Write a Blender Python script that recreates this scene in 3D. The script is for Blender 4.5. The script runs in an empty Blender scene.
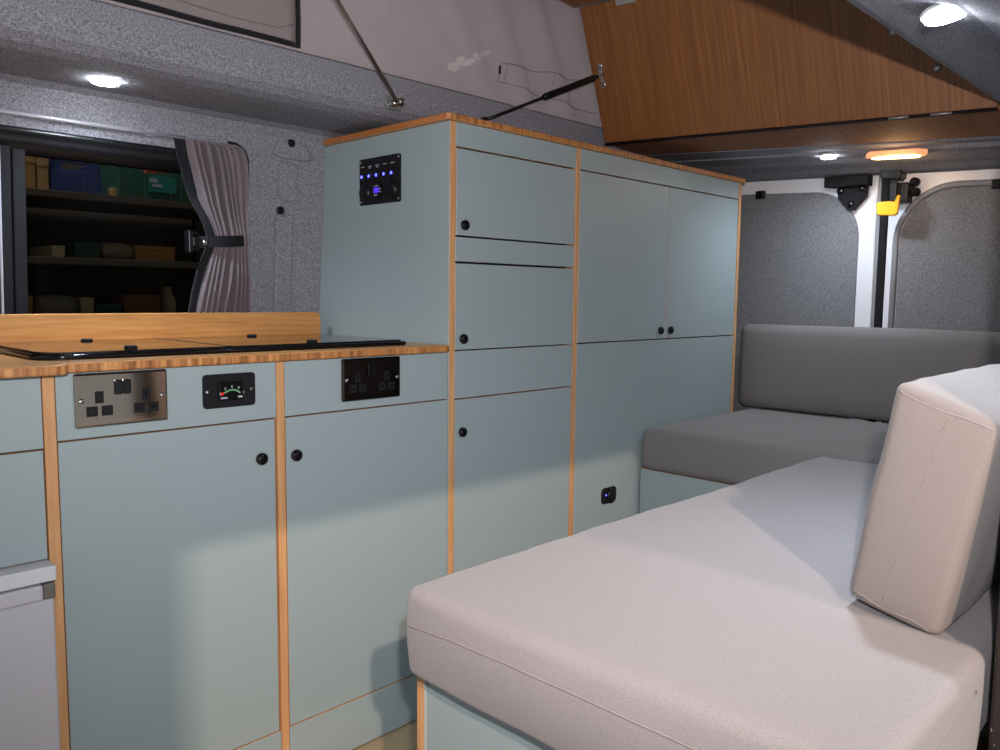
import bpy, bmesh, math, random
from mathutils import Vector, Matrix, noise
random.seed(4)
S = bpy.context.scene
COL = S.collection
PI = math.pi

# ------------------------------------------------------------------ materials
def srgb(r, g, b):
    def f(c):
        c /= 255.0
        return c / 12.92 if c <= .04045 else ((c + .055) / 1.055) ** 2.4
    return (f(r), f(g), f(b), 1.0)

def new_mat(name):
    m = bpy.data.materials.new(name)
    m.use_nodes = True
    nt = m.node_tree
    b = nt.nodes['Principled BSDF']
    return m, nt, b

def plain(name, col, rough=.5, metal=0., emit=0., emit_col=None, spec=.5):
    m, nt, b = new_mat(name)
    b.inputs['Base Color'].default_value = col
    b.inputs['Roughness'].default_value = rough
    b.inputs['Metallic'].default_value = metal
    b.inputs['Specular IOR Level'].default_value = spec
    if emit:
        b.inputs['Emission Color'].default_value = emit_col or col
        b.inputs['Emission Strength'].default_value = emit
    return m

def coords(nt, scale=(1, 1, 1), rot=(0, 0, 0)):
    tc = nt.nodes.new('ShaderNodeTexCoord')
    mp = nt.nodes.new('ShaderNodeMapping')
    mp.inputs['Scale'].default_value = scale
    mp.inputs['Rotation'].default_value = rot
    nt.links.new(tc.outputs['Object'], mp.inputs['Vector'])
    return mp.outputs['Vector']

def noise_n(nt, vec, scale, detail=2., rough=.5):
    n = nt.nodes.new('ShaderNodeTexNoise')
    n.inputs['Scale'].default_value = scale
    n.inputs['Detail'].default_value = detail
    n.inputs['Roughness'].default_value = rough
    nt.links.new(vec, n.inputs['Vector'])
    return n.outputs['Fac']

def ramp(nt, fac, stops):
    r = nt.nodes.new('ShaderNodeValToRGB')
    e = r.color_ramp.elements
    while len(e) < len(stops):
        e.new(.5)
    for k, (p, c) in enumerate(stops):
        e[k].position = p
        e[k].color = c
    nt.links.new(fac, r.inputs['Fac'])
    return r.outputs['Color']

def bump(nt, b, h, strength, dist=.002):
    n = nt.nodes.new('ShaderNodeBump')
    n.inputs['Strength'].default_value = strength
    n.inputs['Distance'].default_value = dist
    nt.links.new(h, n.inputs['Height'])
    nt.links.new(n.outputs['Normal'], b.inputs['Normal'])

def mixc(nt, fac, a, c, mode='MIX'):
    n = nt.nodes.new('ShaderNodeMix')
    n.data_type = 'RGBA'
    n.blend_type = mode
    for s, v in ((n.inputs[0], fac), (n.inputs[6], a), (n.inputs[7], c)):
        if hasattr(v, 'is_output'):
            nt.links.new(v, s)
        else:
            s.default_value = v
    return n.outputs[2]

def felt_mat(name, dark, light):
    m, nt, b = new_mat(name)
    v = coords(nt)
    f1 = noise_n(nt, v, 250, 3, .75)
    f2 = noise_n(nt, v, 420, 2, .6)
    c = mixc(nt, .4, ramp(nt, f1, [(.36, dark), (.64, light)]), ramp(nt, f2, [(.35, dark), (.65, light)]))
    nt.links.new(c, b.inputs['Base Color'])
    b.inputs['Roughness'].default_value = 1
    b.inputs['Specular IOR Level'].default_value = .1
    bump(nt, b, f1, .6, .002)
    return m

def wood_mat(name, c1, c2, c3, scale, rough=.4, fine=1.):
    """streaks run along the axis with the small scale"""
    m, nt, b = new_mat(name)
    v = coords(nt, scale)
    f1 = noise_n(nt, v, 1., 4, .65)
    f2 = noise_n(nt, v, 3.3, 2, .5)
    a = ramp(nt, f1, [(.3, c1), (.52, c2), (.72, c3)])
    d = ramp(nt, f2, [(.3, (.62, .6, .58, 1)), (.6, (1, 1, 1, 1))])
    nt.links.new(mixc(nt, .55 * fine, a, d, 'MULTIPLY'), b.inputs['Base Color'])
    b.inputs['Roughness'].default_value = rough
    return m

def laminate(name, col, rough=.42):
    m, nt, b = new_mat(name)
    v = coords(nt)
    f = noise_n(nt, v, 900, 1)
    c2 = tuple(x * .93 for x in col[:3]) + (1,)
    nt.links.new(ramp(nt, f, [(.35, c2), (.65, col)]), b.inputs['Base Color'])
    b.inputs['Roughness'].default_value = rough
    bump(nt, b, f, .05, .0005)
    return m

def cloth(name, col, wave=900, rough=.9, wr=0., sheen=.15):
    m, nt, b = new_mat(name)
    v = coords(nt)
    w = noise_n(nt, v, wave, 1, .4)
    big = noise_n(nt, v, 6, 3, .5)
    c2 = tuple(x * .84 for x in col[:3]) + (1,)
    nt.links.new(ramp(nt, w, [(.35, c2), (.65, col)]), b.inputs['Base Color'])
    b.inputs['Roughness'].default_value = rough
    b.inputs['Specular IOR Level'].default_value = .2
    b.inputs['Sheen Weight'].default_value = sheen
    if wr:
        ad = nt.nodes.new('ShaderNodeMath'); ad.operation = 'MULTIPLY_ADD'
        nt.links.new(big, ad.inputs[0]); ad.inputs[1].default_value = wr
        nt.links.new(w, ad.inputs[2])
        bump(nt, b, ad.outputs[0], .35, .003)
    else:
        bump(nt, b, w, .3, .001)
    return m

def weave(name, col):
    """coarse diagonal twill"""
    m, nt, b = new_mat(name)
    v = coords(nt, (1, 1, 1), (.5, .5, .5))
    wv = nt.nodes.new('ShaderNodeTexWave')
    wv.inputs['Scale'].default_value = 220
    wv.inputs['Distortion'].default_value = 1.2
    wv.inputs['Detail'].default_value = 1
    nt.links.new(v, wv.inputs['Vector'])
    c2 = tuple(x * .74 for x in col[:3]) + (1,)
    nt.links.new(ramp(nt, wv.outputs['Fac'], [(.1, c2), (.8, col)]), b.inputs['Base Color'])
    b.inputs['Roughness'].default_value = .95
    b.inputs['Specular IOR Level'].default_value = .15
    b.inputs['Sheen Weight'].default_value = .15
    bump(nt, b, wv.outputs['Fac'], .35, .0006)
    return m

M = {}
M['blue'] = laminate('blue_grey_laminate', srgb(146, 160, 163))
M['ply'] = wood_mat('plywood_edge', srgb(184, 134, 88), srgb(196, 147, 100), srgb(208, 162, 116), (90, 90, 5), .5, .5)
M['bamboo_flap'] = wood_mat('bamboo_board', srgb(106, 62, 28), srgb(126, 78, 38), srgb(144, 94, 52), (3, 150, 3), .45)
M['bamboo_under'] = wood_mat('bamboo_board_crosswise', srgb(112, 68, 36), srgb(134, 86, 50), srgb(150, 102, 64), (6, 80, 6), .8)
M['bamboo_top'] = wood_mat('bamboo_worktop', srgb(176, 122, 66), srgb(198, 142, 82), srgb(214, 160, 98), (5, 110, 110), .32, .6)
M['bamboo_end'] = wood_mat('bamboo_end_grain', srgb(112, 66, 32), srgb(178, 120, 68), srgb(212, 156, 98), (75, 10, 6), .45, 1.)
M['bamboo_side'] = wood_mat('bamboo_side_grain', srgb(160, 96, 48), srgb(176, 110, 58), srgb(190, 124, 68), (60, 6, 120), .45, .5)
M['upstand'] = wood_mat('bamboo_upstand', srgb(166, 112, 58), srgb(188, 134, 76), srgb(202, 150, 92), (4, 60, 75), .4, .6)
M['felt'] = felt_mat('grey_felt_lining', srgb(80, 80, 88), srgb(158, 158, 166))
M['felt_door'] = felt_mat('grey_felt_door_lining', srgb(84, 84, 88), srgb(140, 140, 143))
M['canvas'] = cloth('taupe_canvas', srgb(158, 148, 148), 500, .9, 3.0)
M['canvas_pane'] = cloth('taupe_canvas_window_flap', srgb(172, 163, 162), 500, .8, 2.0)
def translucent(m, col, amt):
    nt = m.node_tree
    b = nt.nodes['Principled BSDF']
    out = [n_ for n_ in nt.nodes if n_.type == 'OUTPUT_MATERIAL'][0]
    t = nt.nodes.new('ShaderNodeBsdfTranslucent'); t.inputs['Color'].default_value = col
    mx = nt.nodes.new('ShaderNodeMixShader'); mx.inputs[0].default_value = amt
    nt.links.new(b.outputs[0], mx.inputs[1]); nt.links.new(t.outputs[0], mx.inputs[2])
    nt.links.new(mx.outputs[0], out.inputs['Surface'])
translucent(M['canvas'], srgb(190, 184, 186), .4)
translucent(M['canvas_pane'], srgb(215, 205, 205), .5)
M['seat'] = cloth('light_grey_seat_cloth', srgb(142, 136, 138), 700, .9)
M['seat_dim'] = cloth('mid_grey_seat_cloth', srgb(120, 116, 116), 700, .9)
M['bolster'] = weave('light_grey_twill', srgb(140, 130, 126))
M['seam'] = plain('seam_thread', srgb(138, 128, 128), .9)
M['curtain'] = cloth('mauve_grey_curtain_cloth', srgb(110, 99, 103), 500, .85)
M['navy'] = cloth('dark_navy_curtain_border', srgb(20, 20, 27), 500, .8)
M['black'] = plain('black_plastic', srgb(13, 13, 16), .4, spec=.3)
M['blackmatt'] = plain('matt_black_plastic', srgb(22, 21, 25), .7, spec=.2)
M['blackgloss'] = plain('gloss_black_plastic', srgb(10, 10, 12), .12)
M['rubber'] = plain('black_window_rubber', srgb(13, 13, 16), .35)
M['nickel'] = plain('black_nickel', srgb(160, 146, 132), .08, 1.)
M['nickel_reflect_dark'] = plain('nickel_dark_reflection', srgb(92, 84, 78), .06, 1.)  # same nickel finish with a dark reflection put into its colour
M['chrome'] = plain('chrome', srgb(205, 205, 205), .15, 1.)
M['steel'] = plain('brushed_steel', srgb(205, 198, 190), .3, 1.)
M['zinc'] = plain('zinc_plate', srgb(176, 180, 182), .4, .8)
M['white'] = plain('white_van_paint', srgb(216, 216, 222), .3)
M['groove'] = plain('grey_door_sealant', srgb(128, 127, 132), .5)
M['fridge'] = plain('silver_fridge_door', srgb(178, 176, 182), .35)
M['fridge_top'] = plain('pale_grey_fridge_trim', srgb(196, 198, 202), .4)
M['fridge_cap'] = plain('dark_grey_handle_cap', srgb(98, 96, 90), .5)
M['alu'] = plain('grey_rail', srgb(172, 172, 182), .35, .3)
M['lid'] = plain('smoked_glass_lid', srgb(14, 13, 13), .03, 0., spec=.85)
M['yellow'] = plain('yellow_lever', srgb(236, 166, 4), .4)
M['led'] = plain('white_led', (1, 1, 1, 1), .5, 0, 60., (.9, .95, 1., 1))
M['amber'] = plain('amber_lamp_rim', srgb(255, 205, 160), .4, 0, .5, srgb(255, 150, 90))
M['warmled'] = plain('warm_lamp_lens', srgb(255, 236, 200), .4, 0, 7., srgb(255, 214, 140))
M['blueled'] = plain('blue_led', (.2, .3, 1, 1), .4, 0, 5., (.05, .05, 1., 1))
M['bluescreen'] = plain('blue_display', (.02, .02, .4, 1), .3, 0, 1.3, (.05, .02, 1., 1))
M['mark'] = plain('pale_print', srgb(190, 190, 200), .5)
M['digit'] = plain('display_digit', srgb(190, 190, 255), .4, 0, 2., (.55, .6, 1., 1))
M['green'] = plain('green_scale', srgb(96, 150, 104), .5)
M['red'] = plain('red_pointer', srgb(230, 44, 22), .5)
M['jamb'] = plain('dark_door_jamb', srgb(40, 34, 32), .3)
m, nt, b = new_mat('vinyl_wood_floor')
v = coords(nt, (4, 30, 4))
f = noise_n(nt, v, 1.5, 4)
br = nt.nodes.new('ShaderNodeTexBrick')
nt.links.new(coords(nt), br.inputs['Vector'])
br.inputs['Scale'].default_value = 1
br.inputs['Brick Width'].default_value = .5
br.inputs['Row Height'].default_value = .08
br.inputs['Mortar Size'].default_value = .0012
br.inputs['Color1'].default_value = srgb(178, 160, 128)
br.inputs['Color2'].default_value = srgb(158, 138, 108)
br.inputs['Mortar'].default_value = srgb(110, 96, 74)
nt.links.new(mixc(nt, .5, br.outputs['Color'], ramp(nt, f, [(.3, (.6, .58, .55, 1)), (.7, (1, 1, 1, 1))]), 'MULTIPLY'), b.inputs['Base Color'])
b.inputs['Roughness'].default_value = .45
M['floor'] = m
m, nt, b = new_mat('clear_window_glass')
b.inputs['Base Color'].default_value = (.16, .165, .16, 1)
b.inputs['Roughness'].default_value = .02
b.inputs['Transmission Weight'].default_value = 1
b.inputs['IOR'].default_value = 1.12
M['glass'] = m

# ------------------------------------------------------------------ mesh helpers
OFF = {}

def ident(v):
    return v

def base(b):
    return b.verts[:] , b.faces[:]

def box(bm, lo, hi, bev=0., seg=2, mi=0):
    vs = [bm.verts.new((x, y, z)) for x in (lo[0], hi[0]) for y in (lo[1], hi[1]) for z in (lo[2], hi[2])]
    idx = [(0, 1, 3, 2), (4, 6, 7, 5), (0, 4, 5, 1), (2, 3, 7, 6), (0, 2, 6, 4), (1, 5, 7, 3)]
    fs = [bm.faces.new([vs[i] for i in q]) for q in idx]
    for f_ in fs:
        f_.material_index = mi
    if bev:
        es = list({e for f_ in fs for e in f_.edges})
        bmesh.ops.bevel(bm, geom=es, offset=bev, segments=seg, profile=.5, affect='EDGES')
    return vs

def ngon_prism(bm, pts, d, bev=0., seg=2, mi=0):
    """pts: 3-D outline of the front; d: extrusion vector"""
    d = Vector(d)
    a = [bm.verts.new(Vector(p)) for p in pts]
    c = [bm.verts.new(Vector(p) + d) for p in pts]
    n = len(a)
    f1 = bm.faces.new(a)
    f2 = bm.faces.new(c[::-1])
    sides = [bm.faces.new((a[i], c[i], c[(i + 1) % n], a[(i + 1) % n])) for i in range(n)]
    for f_ in [f1, f2] + sides:
        f_.material_index = mi
    bmesh.ops.recalc_face_normals(bm, faces=[f1, f2] + sides)
    if bev:
        es = list(set(f1.edges) | set(f2.edges))
        bmesh.ops.bevel(bm, geom=es, offset=bev, segments=seg, profile=.5, affect='EDGES')

def rrect(w, h, r, n=6):
    """2-D rounded rectangle outline, centred"""
    out = []
    for cx, cy, a0 in ((w / 2 - r, h / 2 - r, 0), (-w / 2 + r, h / 2 - r, 90), (-w / 2 + r, -h / 2 + r, 180), (w / 2 - r, -h / 2 + r, 270)):
        for k in range(n + 1):
            a = math.radians(a0 + 90 * k / n)
            out.append((cx + r * math.cos(a), cy + r * math.sin(a)))
    return out

def frame_of(axis):
    axis = Vector(axis).normalized()
    u = axis.orthogonal().normalized()
    return axis, u, axis.cross(u)

def lathe(bm, c, axis, prof, n=24, mi=0, sx=1., up=None):
    """prof: (distance along axis, radius)"""
    ax, u, w = frame_of(axis)
    c = Vector(c)
    rings = []
    for t, r in prof:
        if r < 1e-6:
            rings.append([bm.verts.new(c + ax * t)])
        else:
            rings.append([bm.verts.new(c + ax * t + u * r * math.cos(2 * PI * k / n) + w * r * math.sin(2 * PI * k / n)) for k in range(n)])
    fs = []
    for a, d in zip(rings, rings[1:]):
        for k in range(n):
            k2 = (k + 1) % n
            if len(a) == 1 and len(d) == 1:
                continue
            if len(a) == 1:
                fs.append(bm.faces.new((a[0], d[k], d[k2])))
            elif len(d) == 1:
                fs.append(bm.faces.new((a[k], d[0], a[k2])))
            else:
                fs.append(bm.faces.new((a[k], d[k], d[k2], a[k2])))
    for r in (rings[0], rings[-1]):
        if len(r) > 1:
            fs.append(bm.faces.new(r))
    for f_ in fs:
        f_.material_index = mi
        f_.smooth = True
    bmesh.ops.recalc_face_normals(bm, faces=fs)

def tube(bm, pts, r, n=8, closed=False, mi=0):
    pts = [Vector(p) for p in pts]
    rings = []
    m_ = len(pts)
    ref = None
    for i, p in enumerate(pts):
        if closed:
            t = (pts[(i + 1) % m_] - pts[i - 1])
        else:
            t = pts[min(i + 1, m_ - 1)] - pts[max(i - 1, 0)]
        t.normalize()
        if ref is None:
            ref = t.orthogonal().normalized()
        u = (ref - t * ref.dot(t)).normalized()
        ref = u
        w = t.cross(u)
        rr = r[i] if isinstance(r, (list, tuple)) else r
        rings.append([bm.verts.new(p + (u * math.cos(2 * PI * k / n) + w * math.sin(2 * PI * k / n)) * rr) for k in range(n)])
    fs = []
    rng = range(m_) if closed else range(m_ - 1)
    for i in rng:
        a, d = rings[i], rings[(i + 1) % m_]
        for k in range(n):
            fs.append(bm.faces.new((a[k], d[k], d[(k + 1) % n], a[(k + 1) % n])))
    if not closed:
        fs.append(bm.faces.new(rings[0]))
        fs.append(bm.faces.new(rings[-1]))
    for f_ in fs:
        f_.material_index = mi
        f_.smooth = True
    bmesh.ops.recalc_face_normals(bm, faces=fs)

def cushion_mesh(lo, hi, r, puff=(0, 0, 0), step=.03, fn=None, wr=.0015, seed=0., flat=True):
    """soft rounded block, grid built; fn(p) may bend it"""
    lo, hi = Vector(lo), Vector(hi)
    c = (lo + hi) / 2
    h = (hi - lo) / 2
    def lines(hh):
        n = max(2, int(2 * (hh - r) / step))
        mid = [-(hh - r) + 2 * (hh - r) * k / n for k in range(n + 1)]
        e = [r * .22, r * .45, r * .7]
        return [-hh] + [-hh + q for q in e] + mid + [hh - q for q in e[::-1]] + [hh]
    L = [lines(h[k]) for k in range(3)]
    bm = bmesh.new()
    vd = {}
    def vert(p):
        key = tuple(round(q, 6) for q in p)
        if key in vd:
            return vd[key]
        q = Vector(p)
        inner = Vector([max(-(h[k] - r), min(h[k] - r, q[k])) for k in range(3)])
        d = q - inner
        if d.length > 1e-9:
            # cube corner mapped on to the sphere of radius r
            mx = max(abs(d[k]) for k in range(3))
            q = inner + d.normalized() * mx
        w = Vector([q[k] / h[k] for k in range(3)])
        o = Vector((0, 0, 0))
        for k in range(3):
            a, d2 = (k + 1) % 3, (k + 2) % 3
            o[k] = math.copysign(abs(w[k]) ** 4, w[k]) * puff[k] * max(0, 1 - w[a] ** 2) ** .7 * max(0, 1 - w[d2] ** 2) ** .7
        if flat and w.z < 0:
            o.z = 0
        q = q + o
        if wr:
            q += noise.noise_vector((q + c) * 11 + Vector((seed, 0, 0))) * wr
            q += noise.noise_vector((q + c) * 30 + Vector((seed, 7, 0))) * wr * .3
        q = q + c
        if fn:
            q = fn(q)
        vd[key] = bm.verts.new(q)
        return vd[key]
    for k in range(3):
        a, d2 = (k + 1) % 3, (k + 2) % 3
        for s in (-1, 1):
            for i in range(len(L[a]) - 1):
                for j in range(len(L[d2]) - 1):
                    q = []
                    for ii, jj in ((i, j), (i + 1, j), (i + 1, j + 1), (i, j + 1)):
                        p = [0, 0, 0]
                        p[k] = s * h[k]
                        p[a] = L[a][ii]
                        p[d2] = L[d2][jj]
                        q.append(vert(p))
                    if s < 0:
                        q.reverse()
                    f_ = bm.faces.new(q)
                    f_.smooth = True
    return bm

def obj(name, bm, mat, parent=None, smooth_angle=None):
    me = bpy.data.meshes.new(name)
    off = OFF.get(parent.name, Vector((0, 0, 0))) if parent else Vector((0, 0, 0))
    if parent is not None:
        bmesh.ops.translate(bm, verts=bm.verts[:], vec=-off)
    bm.to_mesh(me)
    bm.free()
    o = bpy.data.objects.new(name, me)
    COL.objects.link(o)
    for m_ in (mat if isinstance(mat, (list, tuple)) else [mat]):
        me.materials.append(m_)
    if parent is not None:
        o.parent = parent
    OFF[o.name] = off
    return o

def thing(name, label, cat, loc, group=None):
    o = bpy.data.objects.new(name, None)
    o.empty_display_size = .05
    COL.objects.link(o)
    o.location = loc
    OFF[o.name] = Vector(loc)
    return tag(o, label, cat, group)

def tag(o, label, cat, group=None):
    o['label'] = label
    o['category'] = cat
    if group:
        o['group'] = group
    return o

def rebase(o, loc):
    """put a single-mesh thing's origin at its base"""
    v = Vector(loc)
    o.data.transform(Matrix.Translation(-v))
    o.location = v
    OFF[o.name] = v
    return o

def struct(name, bm, mat, parent=None, label=None):
    o = obj(name, bm, mat, parent)
    if parent is None:
        o['kind'] = 'structure'
        if label:
            o['label'] = label
    return o

def dup(root, loc, label=None):
    r = root.copy(); COL.objects.link(r); r.location = loc
    if label:
        r['label'] = label
    for ch in list(root.children):
        c = ch.copy(); COL.objects.link(c); c.parent = r
        for g in ch.children:
            d = g.copy(); COL.objects.link(d); d.parent = c
    return r

def B():
    return bmesh.new()

def panel(name, x0, x1, z0, z1, parent, y0=0., th=.015, bev=.0006):
    """board with laminate faces and a plywood edge all round"""
    bm = B()
    box(bm, (x0, y0, z0), (x1, y0 + th, z1), bev, 1)
    bm.faces.ensure_lookup_table()
    for f_ in bm.faces:
        f_.material_index = 0 if abs(f_.normal.y) > .5 else 1
    return obj(name, bm, [M['blue'], M['ply']], parent)

def simple_box(name, lo, hi, mat, parent=None, bev=.001, seg=2):
    bm = B()
    box(bm, lo, hi, bev, seg)
    return obj(name, bm, mat, parent)

def knob(x, z, parent, y=0.):
    """round push-button catch: collar and domed button"""
    bm = B()
    lathe(bm, (x, y, z), (0, -1, 0), [(0, .0112), (.003, .0116), (.006, .0113), (.0085, .0095), (.0100, .0060), (.0103, 0)], 28)
    k = obj('knob', bm, M['blackgloss'], parent)
    return k

# ------------------------------------------------------------------ the van shell
bm = B(); box(bm, (-2.2, -1.16, -.03), (1.52, .62, 0))
struct('floor', bm, M['floor'])

def wall_y(z):
    return .525 - .078 * (z - .83)

def wall_prism(bm, x0, x1, z0, z1, th=.035):
    ngon_prism(bm, [(x0, wall_y(z0), z0), (x1, wall_y(z0), z0), (x1, wall_y(z1), z1), (x0, wall_y(z1), z1)], (0, th, 0))
bm = B()
wall_prism(bm, -2.2, 1.5, 0, .84)
wall_prism(bm, -2.2, 1.5, 1.272, 1.33)
wall_prism(bm, -.215, 1.5, .84, 1.272)
wall_prism(bm, -2.2, -1.62, .84, 1.272)
struct('wall_left', bm, M['felt'])
# pressed swages of the side panel showing through the lining
bm = B()
def wall_plate(pts, h=.008, bev=.005):
    ngon_prism(bm, [(x, wall_y(z) - h, z) for x, z in pts], (0, h + .002, 0), bev, 2)
def rr_at(cx, cz, w, h, r):
    return [(cx + a, cz + c) for a, c in rrect(w, h, r)]
wall_plate(rr_at(-.105, 1.235, .055, .10, .022))
wall_plate(rr_at(-.112, 1.02, .05, .27, .012), .006)
wall_plate([(-.03, 1.30), (-.06, 1.335), (-.135, 1.335), (-.15, 1.30), (-.13, 1.29), (-.05, 1.29)][::-1], .003)
struct('trim_1', bm, M['felt'])

# ceiling ledge above the left windows, curling up into the roof opening
prof = [(.487, 1.322), (.482, 1.338), (.468, 1.358), (.445, 1.366), (.30, 1.366), (.262, 1.369), (.235, 1.376), (.214, 1.39), (.203, 1.41),
        (.2, 1.43), (.2, 1.462), (.207, 1.468), (.28, 1.468), (.56, 1.44), (.56, 1.322)]
bm = B()
ngon_prism(bm, [(-2.2, y, z) for y, z in prof], (3.25, 0, 0))
struct('ceiling_left', bm, M['felt'])
# ceiling strip above the sliding door
prof = [(-.842, 1.398), (-.85, 1.385), (-.87, 1.376), (-1.0, 1.347), (-1.09, 1.305), (-1.115, 1.285), (-1.150, 1.280), (-1.156, 1.24), (-1.160, 1.226), (-1.185, 1.226), (-1.195, 1.24), (-1.21, 1.40), (-1.16, 1.47), (-.86, 1.47), (-.842, 1.46)]
bm = B()
ngon_prism(bm, [(-2.2, y, z) for y, z in prof], (3.5, 0, 0))
struct('ceiling_right', bm, M['felt'])
# rear ceiling
def sh(y):
    return .04 * (y + .3)
bm = B()
profL = [(.961, 1.50), (.961, 1.424), (1.15, 1.424), (1.30, 1.416), (1.42, 1.400), (1.46, 1.389), (1.5, 1.385), (1.56, 1.39), (1.56, 1.53)]
profR = [(1.322, 1.45), (1.322, 1.371), (1.33, 1.365), (1.345, 1.350), (1.42, 1.333), (1.46, 1.322), (1.5, 1.318), (1.56, 1.325), (1.56, 1.45)]
a = [bm.verts.new((x, .52, z)) for x, z in profL]
c = [bm.verts.new((x, -1.16, z)) for x, z in profR]
n = len(a)
bm.faces.new(a); bm.faces.new(c[::-1])
for i in range(n):
    bm.faces.new((a[i], c[i], c[(i + 1) % n], a[(i + 1) % n]))
bmesh.ops.recalc_face_normals(bm, faces=bm.faces[:])
struct('ceiling_rear', bm, M['felt'])
# pop-top roof lid far above
bm = B(); box(bm, (-2.2, -1.1, 1.98), (1.3, .45, 2.02), .01)
struct('ceiling_top', bm, M['felt'])
# wall beyond the sliding door with its dark painted front edge
bm = B(); box(bm, (-.20, -1.2, 0), (1.52, -1.148, 1.285), .008)
struct('wall_right', bm, M['felt'])
m, nt, b = new_mat('dark_jamb_with_droplets')
v = coords(nt)
f = noise_n(nt, v, 130, 2, .6)
nt.links.new(ramp(nt, f, [(.0, srgb(34, 28, 27)), (.70, srgb(44, 36, 34)), (.74, srgb(200, 195, 195))]), b.inputs['Base Color'])
b.inputs['Roughness'].default_value = .35
M['jamb'] = m
bm = B(); box(bm, (-.225, -1.235, 0), (-.199, -1.142, 1.285), .004)
struct('trim_2', bm, M['jamb'])
# front jamb of the sliding door, outside the picture to the left
bm = B(); box(bm, (-2.2, -1.21, 0), (-1.62, -1.158, 1.285), .004)
struct('wall_front_jamb', bm, M['white'])
bpy.data.objects['wall_front_jamb'].name = 'wall_right_front'
# unseen blocker added to cut the left edge of the workshop lamp's patch
bm = B(); box(bm, (-2.0, -1.93, -.45), (-1.645, -1.75, 2.9), .008)
struct('wall_light_blocker', bm, plain('grey_blocker_paint', srgb(140, 138, 134), .8))

# ------------------------------------------------------------------ left window
bm = B()
XW0, XW1, ZW0, ZW1 = -1.62, -.222, .84, 1.278
def rr3(w, h, r, cx, cz, dy):
    return [(cx + a, wall_y(cz + c) + dy, cz + c) for a, c in rrect(w, h, r, 8)]
cx, cz = (XW0 + XW1) / 2, (ZW0 + ZW1) / 2
w, h = XW1 - XW0, ZW1 - ZW0
rings = [rr3(w, h, .06, cx, cz, -.004), rr3(w - .006, h - .006, .058, cx, cz, -.012), rr3(w - .024, h - .024, .05, cx, cz, -.012),
         rr3(w - .034, h - .034, .045, cx, cz, -.004), rr3(w - .052, h - .046, .042, cx, cz, -.006), rr3(w - .066, h - .066, .036, cx, cz, .002),
         rr3(w - .094, h - .094, .03, cx, cz, .012), rr3(w - .1, h - .1, .03, cx, cz, .03), rr3(w, h, .06, cx, cz, .03)]
vr = [[bm.verts.new(p) for p in ring] for ring in rings]
for i in range(len(vr)):
    a, c = vr[i], vr[(i + 1) % len(vr)]
    for k in range(len(a)):
        f_ = bm.faces.new((a[k], c[k], c[(k + 1) % len(a)], a[(k + 1) % len(a)]))
        f_.smooth = True
bmesh.ops.recalc_face_normals(bm, faces=bm.faces[:])
win = struct('window_1', bm, M['rubber'])
bm = B()
ngon_prism(bm, rr3(w - .09, h - .09, .03, cx, cz, .02), (0, .004, 0))
obj('pane', bm, M['glass'], win)
bm = B()
for x0, x1, dy in ((-.742, -.722, .002), (-.718, -.694, .008)):
    ngon_prism(bm, [(x0, wall_y(.87) + dy, .87), (x1, wall_y(.87) + dy, .87), (x1, wall_y(1.24) + dy, 1.24), (x0, wall_y(1.24) + dy, 1.24)], (0, .015, 0), .003)
obj('slider_bar', bm, M['blackmatt'], win)
bm = B()
ngon_prism(bm, [(-.745, wall_y(.87) - .001, .87), (-.741, wall_y(.87) - .001, .87), (-.741, wall_y(1.24) - .001, 1.24), (-.745, wall_y(1.24) - .001, 1.24)], (0, .01, 0))
obj('chrome_strip', bm, M['alu'], win)

# curtain rail strip above the window
bm = B()
tube(bm, [(x, wall_y(1.302) - .008, 1.302) for x in (-2.1, -1.2, -.6, -.37)], .0045, 10)
for x in (-1.7, -1.0, -.45):
    box(bm, (x - .01, wall_y(1.302) - .009, 1.296), (x + .01, wall_y(1.302) + .003, 1.308), .001)
rl = obj('curtain_rail', bm, M['alu'])
tag(rl, 'thin pale grey rail along the felt just above the black window frame', 'curtain rail')
rebase(rl, (-1.2, .48, 1.30))

# ------------------------------------------------------------------ curtain
cur = thing('curtain', 'mauve grey gathered curtain tied back at the right end of the window', 'curtain', (-.30, .48, .86))
rows = [(1.298, -.378, -.268), (1.29, -.376, -.246), (1.26, -.370, -.236), (1.22, -.360, -.233), (1.16, -.344, -.232), (1.11, -.325, -.231),
        (1.077, -.313, -.231), (1.05, -.320, -.229), (1.0, -.336, -.224), (.95, -.349, -.219), (.90, -.357, -.215), (.86, -.362, -.213)]
def row_at(z):
    for (z0, a0, b0), (z1, a1, b1) in zip(rows, rows[1:]):
        if z1 <= z <= z0:
            t = (z0 - z) / (z0 - z1)
            t2 = t
            return a0 + (a1 - a0) * t2, b0 + (b1 - b0) * t2
    return rows[-1][1:]
def curtain_pt(u, z):
    x0, x1 = row_at(z)
    x = x0 + (x1 - x0) * u
    pinch = math.exp(-((z - 1.077) / .05) ** 2)
    up = (z - .86) / .44
    amp = .015 * (1 - .45 * pinch)
    ph = 2 * PI * 7.5 * (u + .05 * math.sin(5 * z + 9 * u)) + 1.2 * math.sin(9 * z + 2)
    y = amp * math.sin(ph) + .004 * math.sin(2.1 * ph + 6 * z) * (1 - pinch)
    x += .0025 * math.cos(ph)
    if z < 1.06:  # looser, slanting creases below the strap
        y += .006 * math.sin(28 * (z - 1.6 * x) + 4 * u) * min(1, (1.06 - z) / .05)
    return Vector((x, wall_y(z) - .026 + y - .012 * pinch, z))
bm = B()
NU, NZ = 150, 60
zs = [1.298 - (1.298 - .86) * k / NZ for k in range(NZ + 1)]
g = [[bm.verts.new(curtain_pt(.02 + .98 * i / NU, z)) for i in range(NU + 1)] for z in zs]
for k in range(NZ):
    for i in range(NU):
        f_ = bm.faces.new((g[k][i], g[k + 1][i], g[k + 1][i + 1], g[k][i + 1])); f_.smooth = True
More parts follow.
